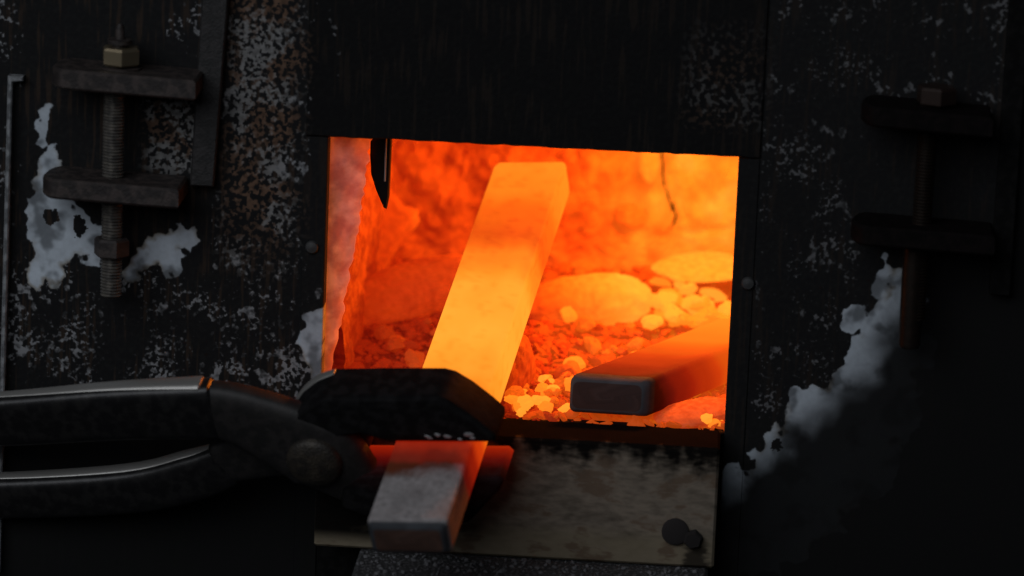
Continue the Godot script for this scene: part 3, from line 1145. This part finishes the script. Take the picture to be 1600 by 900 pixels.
func bar_shape(outline: PackedVector2Array, spine: Array, axis: Callable, heat_at: Callable) -> Shape:
	# rings of the outline along a spine of [distance, scale]; axis(distance) gives the offset
	var s := Shape.new()
	var n := outline.size()
	for r in spine:
		var run := 0.0
		for i in n:
			var p := outline[i]
			if i > 0:
				run += (outline[i] - outline[i - 1]).length()
			var k: float = r[1]
			var q := Vector2(signf(p.x) * maxf(0.0, absf(p.x) - k), signf(p.y) * maxf(0.0, absf(p.y) - k))
			var at: Vector3 = Vector3(q.x, q.y, 0) + axis.call(r[0])
			s.add(at, Vector2(r[0], run), heat_at.call(r[0], p))
	for j in spine.size() - 1:
		for i in n:
			var k := (i + 1) % n
			s.quad(j * n + i, (j + 1) * n + i, (j + 1) * n + k, j * n + k)
	for e in [0, spine.size() - 1]:
		var m: Vector3 = axis.call(spine[e][0])
		var c := s.add(m, Vector2(spine[e][0], 0), heat_at.call(spine[e][0], Vector2.ZERO))
		for i in n:
			var k := (i + 1) % n
			if e == 0:
				s.tri(c, e * n + i, e * n + k)
			else:
				s.tri(c, e * n + k, e * n + i)
	return s.outward()


func along(stops: Array, s: float) -> float:
	for i in stops.size() - 1:
		if s <= stops[i + 1][0]:
			return lerpf(stops[i][1], stops[i + 1][1], smoothstep(stops[i][0], stops[i + 1][0], s))
	return stops[-1][1]


func bar_map(cold: float, ash: Vector3, face: Vector3, scale_color: Vector3) -> ImageTexture:
	# pale ashy oxide on the cold end, darker tight scale where the bar has been hot
	var n := FastNoiseLite.new()
	n.seed = 81
	n.frequency = 0.02
	n.fractal_octaves = 5
	var im := Image.create(640, 224, false, Image.FORMAT_RGB8)
	for y in 224:
		for x in 640:
			var d := x / 640.0 / 2.4
			var a := n.get_noise_2d(x * 1.0, y * 1.0)
			var b := n.get_noise_2d(x * 6.0, y * 6.0)
			var c := ash * (1.0 + 0.45 * a + 0.22 * b)
			c = c.lerp(ash * 0.5, smoothstep(0.12, 0.4, a - 0.3 * b) * 0.45)
			var k := smoothstep(cold, cold * 1.3, d + 0.25 * cold * a)
			c = c.lerp(scale_color * (1.0 + 0.5 * a), k)
			c = c.lerp(face * (1.0 + 0.4 * a), smoothstep(0.0042, 0.0022, d))
			im.set_pixel(x, y, lin(c.x, c.y, c.z))
	return ImageTexture.create_from_image(im)


func bars() -> void:
	var length := (BAR_BACK - BAR_FRONT).length()
	var steel := hot(mat(Color.WHITE, 0.62, 0.0), 1.0)
	steel.albedo_texture = bar_map(0.046, Vector3(0.285, 0.262, 0.258), Vector3(0.045, 0.048, 0.054), Vector3(0.09, 0.03, 0.014))
	steel.uv1_scale = Vector3(2.4, 7.0, 1.0)
	steel.heightmap_enabled = true
	steel.heightmap_texture = steel.albedo_texture
	steel.heightmap_scale = 0.012
	var stops := [[0.0, 0.0], [0.046, 0.02], [0.058, 0.14], [0.066, 0.28], [0.082, 0.41], [0.10, 0.58], [0.125, 0.80], [0.16, 0.93], [0.20, 0.99], [0.25, 0.96], [0.285, 0.83], [0.312, 0.66], [0.335, 0.70], [0.365, 0.82], [0.40, 0.85]]
	var spine := [[0.0, 0.0045], [0.001, 0.0028], [0.003, 0.0008], [0.006, 0.0]]
	for i in range(1, 150):
		spine.append([0.006 + (length - 0.009) * i / 150.0, 0.0])
	spine.append([length - 0.001, 0.001])
	spine.append([length, 0.0014])
	var o := thing("glowing_steel_bar", "long flat steel bar held in the tongs, grey at its cold end and yellow-hot inside", "steel bar", Transform3D(bar_frame(), BAR_FRONT))
	var axis := func(d: float) -> Vector3: return Vector3(0, -0.012, -d)
	var edge := func(d: float, p: Vector2) -> float:
		# the scale-covered skin of the broad face cools in an uneven line; the corners run a little further
		var jig := 0.003 * noise.get_noise_2d(p.x * 6000.0, d * 2000.0)
		var t := along(stops, d + jig + 0.010 * smoothstep(0.015, 0.025, p.x) - 0.004 * smoothstep(0.012, -0.012, p.y))
		# loose scale, cooler than the steel below it
		return t - 0.035 * smoothstep(0.1, 0.5, grain.get_noise_3d(p.x * 4200.0, d * 2600.0, p.y * 4200.0)) * smoothstep(0.1, 0.5, t) + 0.03 * noise.get_noise_2d(p.x * 3000.0, d * 1500.0)
	part("hot_bar", bar_shape(rounded(0.0492, 0.024, 0.0024, 4, 12), spine, axis, edge), steel, o)
	# the second billet: its front end parallel to the mouth, its length going off to the right
	var yaw := deg_to_rad(28.5)
	var spine2 := [[0.0, 0.004], [0.001, 0.0024], [0.003, 0.0007], [0.006, 0.0]]
	for i in range(1, 41):
		spine2.append([0.006 + 0.190 * i / 40.0, 0.0])
	spine2.append([0.2, 0.003])
	var stops2 := [[0.0, 0.0], [0.006, 0.05], [0.013, 0.20], [0.032, 0.37], [0.065, 0.51], [0.10, 0.66], [0.14, 0.80], [0.2, 0.86]]
	var axis2 := func(d: float) -> Vector3: return Vector3(d * sin(yaw), 0.0125 , -d * cos(yaw))
	var edge2 := func(d: float, p: Vector2) -> float: return along(stops2, d + 0.013 * smoothstep(-0.004, 0.012, p.y) * smoothstep(0.004, 0.012, d) - 0.010 * smoothstep(0.01, 0.024, p.x))
	var b := thing("glowing_billet", "dark-ended steel billet lying on the sill, glowing orange towards the right", "billet", Transform3D(Basis(Vector3(0, 0, 1), deg_to_rad(-0.5)), Vector3(0.0487, 0.0024, -0.004)))
	var dark_steel := hot(mat(Color.WHITE, 0.62, 0.0), 1.0)
	dark_steel.albedo_texture = bar_map(0.0075, Vector3(0.055, 0.055, 0.06), Vector3(0.075, 0.076, 0.085), Vector3(0.05, 0.014, 0.008))
	dark_steel.uv1_scale = Vector3(2.4, 7.0, 1.0)
	part("hot_billet", bar_shape(rounded(0.0508, 0.025, 0.004, 4, 8), spine2, axis2, edge2), dark_steel, b)


# ---------------------------------------------------------------- the tongs
func tongs() -> void:
	var frame := bar_frame()
	var grip := BAR_FRONT - frame.z * 0.096
	var t := thing("tongs", "black blacksmith tongs reaching in from the left and gripping the flat bar", "tongs", Transform3D(frame, grip))
	var drop := Transform3D(Basis(), Vector3(0.0, -0.009, 0.0))
	var iron := mottled(mat(Color.WHITE, 0.36, 0.35, 0.00006, 18.0), lin(0.012, 0.0115, 0.012), lin(0.024, 0.0225, 0.022), 0.02, 91, 256)
	var boss_iron := mottled(mat(Color.WHITE, 0.6, 0.2, 0.00012, 18.0), lin(0.012, 0.011, 0.0105), lin(0.024, 0.021, 0.02), 0.02, 93, 256)
	# handles, with the light lying along their upper edges
	part("handle", sweep([Vector3(-0.42, 0.012, 0.007), Vector3(-0.34, 0.016, 0.007), Vector3(-0.27, 0.020, 0.007), Vector3(-0.20, 0.026, 0.007), Vector3(-0.137, 0.0285, 0.007)], [Vector2(0.017, 0.009), Vector2(0.017, 0.009), Vector2(0.018, 0.009), Vector2(0.019, 0.0095), Vector2(0.020, 0.010)], 3.6, 28), iron, t, drop)
	part("handle", sweep([Vector3(-0.42, -0.050, -0.004), Vector3(-0.34, -0.050, -0.004), Vector3(-0.27, -0.048, -0.004), Vector3(-0.205, -0.043, -0.005), Vector3(-0.165, -0.033, -0.006), Vector3(-0.142, -0.024, -0.007)], [Vector2(0.015, 0.009), Vector2(0.015, 0.009), Vector2(0.0155, 0.009), Vector2(0.016, 0.009), Vector2(0.0165, 0.009), Vector2(0.015, 0.008)], 3.2, 28), iron, t, drop)
	var bright := mat(lin(0.34, 0.33, 0.31), 0.38, 0.6, 0.00005, 30.0)  # pale metal strips standing in for highlights on handles and jaw
	part("highlight_strip", sweep([Vector3(-0.42, 0.0285, 0.006), Vector3(-0.34, 0.0325, 0.006), Vector3(-0.27, 0.0372, 0.006), Vector3(-0.20, 0.0442, 0.0065), Vector3(-0.143, 0.0468, 0.007)], [Vector2(0.0012, 0.003), Vector2(0.0012, 0.003), Vector2(0.0014, 0.0035), Vector2(0.002, 0.005), Vector2(0.0032, 0.007)], 2.6, 14), bright, t, drop)
	part("highlight_strip", sweep([Vector3(-0.42, -0.0355, -0.005), Vector3(-0.34, -0.0355, -0.005), Vector3(-0.27, -0.0330, -0.005), Vector3(-0.205, -0.0274, -0.006), Vector3(-0.170, -0.0182, -0.007), Vector3(-0.145, -0.0105, -0.008)], [Vector2(0.0012, 0.003), Vector2(0.0012, 0.003), Vector2(0.0016, 0.004), Vector2(0.002, 0.0045), Vector2(0.002, 0.0045), Vector2(0.0012, 0.003)], 2.6, 14), bright, t, drop)
	part("highlight_strip", sweep([Vector3(-0.092, 0.0105, -0.012), Vector3(-0.084, 0.0208, -0.012), Vector3(-0.074, 0.0288, -0.012), Vector3(-0.063, 0.0335, -0.012)], [Vector2(0.0011, 0.003), Vector2(0.0013, 0.004), Vector2(0.0013, 0.004), Vector2(0.0009, 0.003)], 2.6, 14), bright, t)
	# the crossing halves of the joint
	part("joint", sweep([Vector3(-0.142, 0.026, 0.007), Vector3(-0.115, 0.017, 0.0075), Vector3(-0.0763, -0.006, 0.008), Vector3(-0.056, -0.030, 0.004), Vector3(-0.036, -0.046, 0.0)], [Vector2(0.018, 0.009), Vector2(0.022, 0.010), Vector2(0.029, 0.0105), Vector2(0.018, 0.011), Vector2(0.009, 0.012)], 3.0, 28), boss_iron, t, drop.translated_local(Vector3(0, 0.004, 0)))
	part("joint", sweep([Vector3(-0.146, -0.026, -0.007), Vector3(-0.115, -0.017, -0.0085), Vector3(-0.0763, -0.006, -0.0095), Vector3(-0.056, 0.010, -0.008), Vector3(-0.040, 0.017, -0.004)], [Vector2(0.015, 0.008), Vector2(0.020, 0.009), Vector2(0.028, 0.0095), Vector2(0.020, 0.010), Vector2(0.014, 0.012)], 3.0, 28), boss_iron, t, drop.translated_local(Vector3(0, 0.004, 0)))
	part("rivet", lathe([[0.0175, -0.003], [0.0175, 0.0015], [0.0155, 0.0042], [0.010, 0.0058], [0.004, 0.0063]], 28, "z"), mottled(mat(Color.WHITE, 0.55, 0.3, 0.0005, 30.0), lin(0.02, 0.017, 0.014), lin(0.045, 0.036, 0.026), 0.03, 95, 128), t, Transform3D(Basis(), Vector3(-0.0763, -0.0125, 0.018)))
	# jaws, one over and one under the bar
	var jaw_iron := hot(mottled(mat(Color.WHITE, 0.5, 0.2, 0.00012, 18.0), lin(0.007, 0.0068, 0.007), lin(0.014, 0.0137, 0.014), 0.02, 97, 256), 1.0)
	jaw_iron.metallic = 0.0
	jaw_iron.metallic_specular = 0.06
	var top := PackedVector2Array([Vector2(-0.092, 0.010), Vector2(-0.084, 0.021), Vector2(-0.074, 0.029), Vector2(-0.064, 0.0335), Vector2(-0.03, 0.0345), Vector2(0.006, 0.0345), Vector2(0.0125, 0.0325), Vector2(0.022, 0.025), Vector2(0.033, 0.0135), Vector2(0.0395, 0.0055), Vector2(0.039, 0.0003), Vector2(0.03, 0.0003), Vector2(-0.03, 0.0003), Vector2(-0.045, 0.006), Vector2(-0.056, 0.004), Vector2(-0.075, -0.004)])
	var upper := prism(top, -0.018, 0.016, 0.0055)
	part("jaw", upper, jaw_iron, t, Transform3D(), 50.0).set_meta("label", "upper jaw of the tongs, flat-topped and sloping at its tip")
	var low := PackedVector2Array([Vector2(-0.064, -0.034), Vector2(-0.058, -0.0285), Vector2(-0.050, -0.0248), Vector2(0.038, -0.0246), Vector2(0.0405, -0.028), Vector2(0.036, -0.036), Vector2(0.014, -0.060), Vector2(0.006, -0.063), Vector2(-0.04, -0.0615), Vector2(-0.066, -0.05)])
	var lower := prism(low, -0.018, 0.016, 0.002)
	tint(lower, func(p: Vector3) -> float: return 0.50 * smoothstep(-0.050, -0.0246, p.y) * smoothstep(0.02, -0.012, p.z) * smoothstep(-0.064, -0.048, p.x))  # red light of the bar, put in as emission on the inner face
	part("jaw", lower, jaw_iron, t, Transform3D(), 50.0).set_meta("label", "lower jaw of the tongs, its inner face painted with the dull red light of the bar")
	# pale chips of scale stuck to the front of the upper jaw
	var chip := mat(lin(0.22, 0.22, 0.225), 0.5, 0.2)
	for c in [[-0.002, 0.0055, 0.0028, 0.0012], [0.004, 0.007, 0.0022, 0.0013], [0.010, 0.006, 0.0026, 0.0012], [0.0235, 0.0075, 0.0034, 0.0017], [0.0255, 0.005, 0.0018, 0.001], [0.0175, 0.004, 0.0016, 0.0009]]:
		part("scale_chip", rock(Vector3(c[2], c[3], 0.0007), int(c[0] * 10000.0) + 700, 1, 5, 0.3, 0.2), chip, t, Transform3D(Basis(Vector3(0, 0, 1), -0.5 + c[0] * 20.0), Vector3(c[0], c[1], 0.0163)))


# ---------------------------------------------------------------- in front
func foreground() -> void:
	var stone_mat := StandardMaterial3D.new()
	var size := 512
	var n := FastNoiseLite.new()
	n.seed = 101
	n.frequency = 0.11
	n.fractal_octaves = 3
	var im := Image.create(size, size, false, Image.FORMAT_RGB8)
	for y in size:
		for x in size:
			var k := n.get_noise_2d(x, y)
			var t := 0.018 + 0.10 * smoothstep(0.12, 0.4, k)
			im.set_pixel(x, y, lin(t, t * 1.0, t * 1.04))
	stone_mat.albedo_texture = ImageTexture.create_from_image(im)
	stone_mat.uv1_triplanar = true
	stone_mat.uv1_scale = Vector3.ONE * 6.0
	stone_mat.roughness = 0.8
	stone_mat.heightmap_enabled = true
	stone_mat.heightmap_texture = stone_mat.albedo_texture
	stone_mat.heightmap_scale = 0.1
	var ledge := part("ledge", box(Vector3(-0.100, -0.125, 0.0025), Vector3(0.118, -0.0795, 0.26), 0.002), stone_mat, self)
	tag(ledge, "grainy dark ledge of cinders below the tan plate", "", "", "structure")
	var mm := MultiMesh.new()
	mm.transform_format = MultiMesh.TRANSFORM_3D
	mm.mesh = rock(Vector3.ONE, 160, 1, 6, 0.2, 0.2).mesh(20.0)
	mm.instance_count = 900
	for i in mm.instance_count:
		var r := rng.randf_range(0.0006, 0.0019)
		mm.set_instance_transform(i, Transform3D(Basis.from_euler(Vector3(rng.randf() * TAU, rng.randf() * TAU, 0)) * Basis.from_scale(Vector3(r, r * 0.6, r * 1.2)), Vector3(rng.randf_range(-0.098, 0.115), -0.0793, rng.randf_range(0.046, 0.20))))
	var o := MultiMeshInstance3D.new()
	o.name = "cinder_grit"
	o.multimesh = mm
	o.material_override = mat(lin(0.09, 0.09, 0.095), 0.7)
	add_child(o, true)
	tag(o, "dark grey grit scattered on the ledge", "grit", "", "stuff")
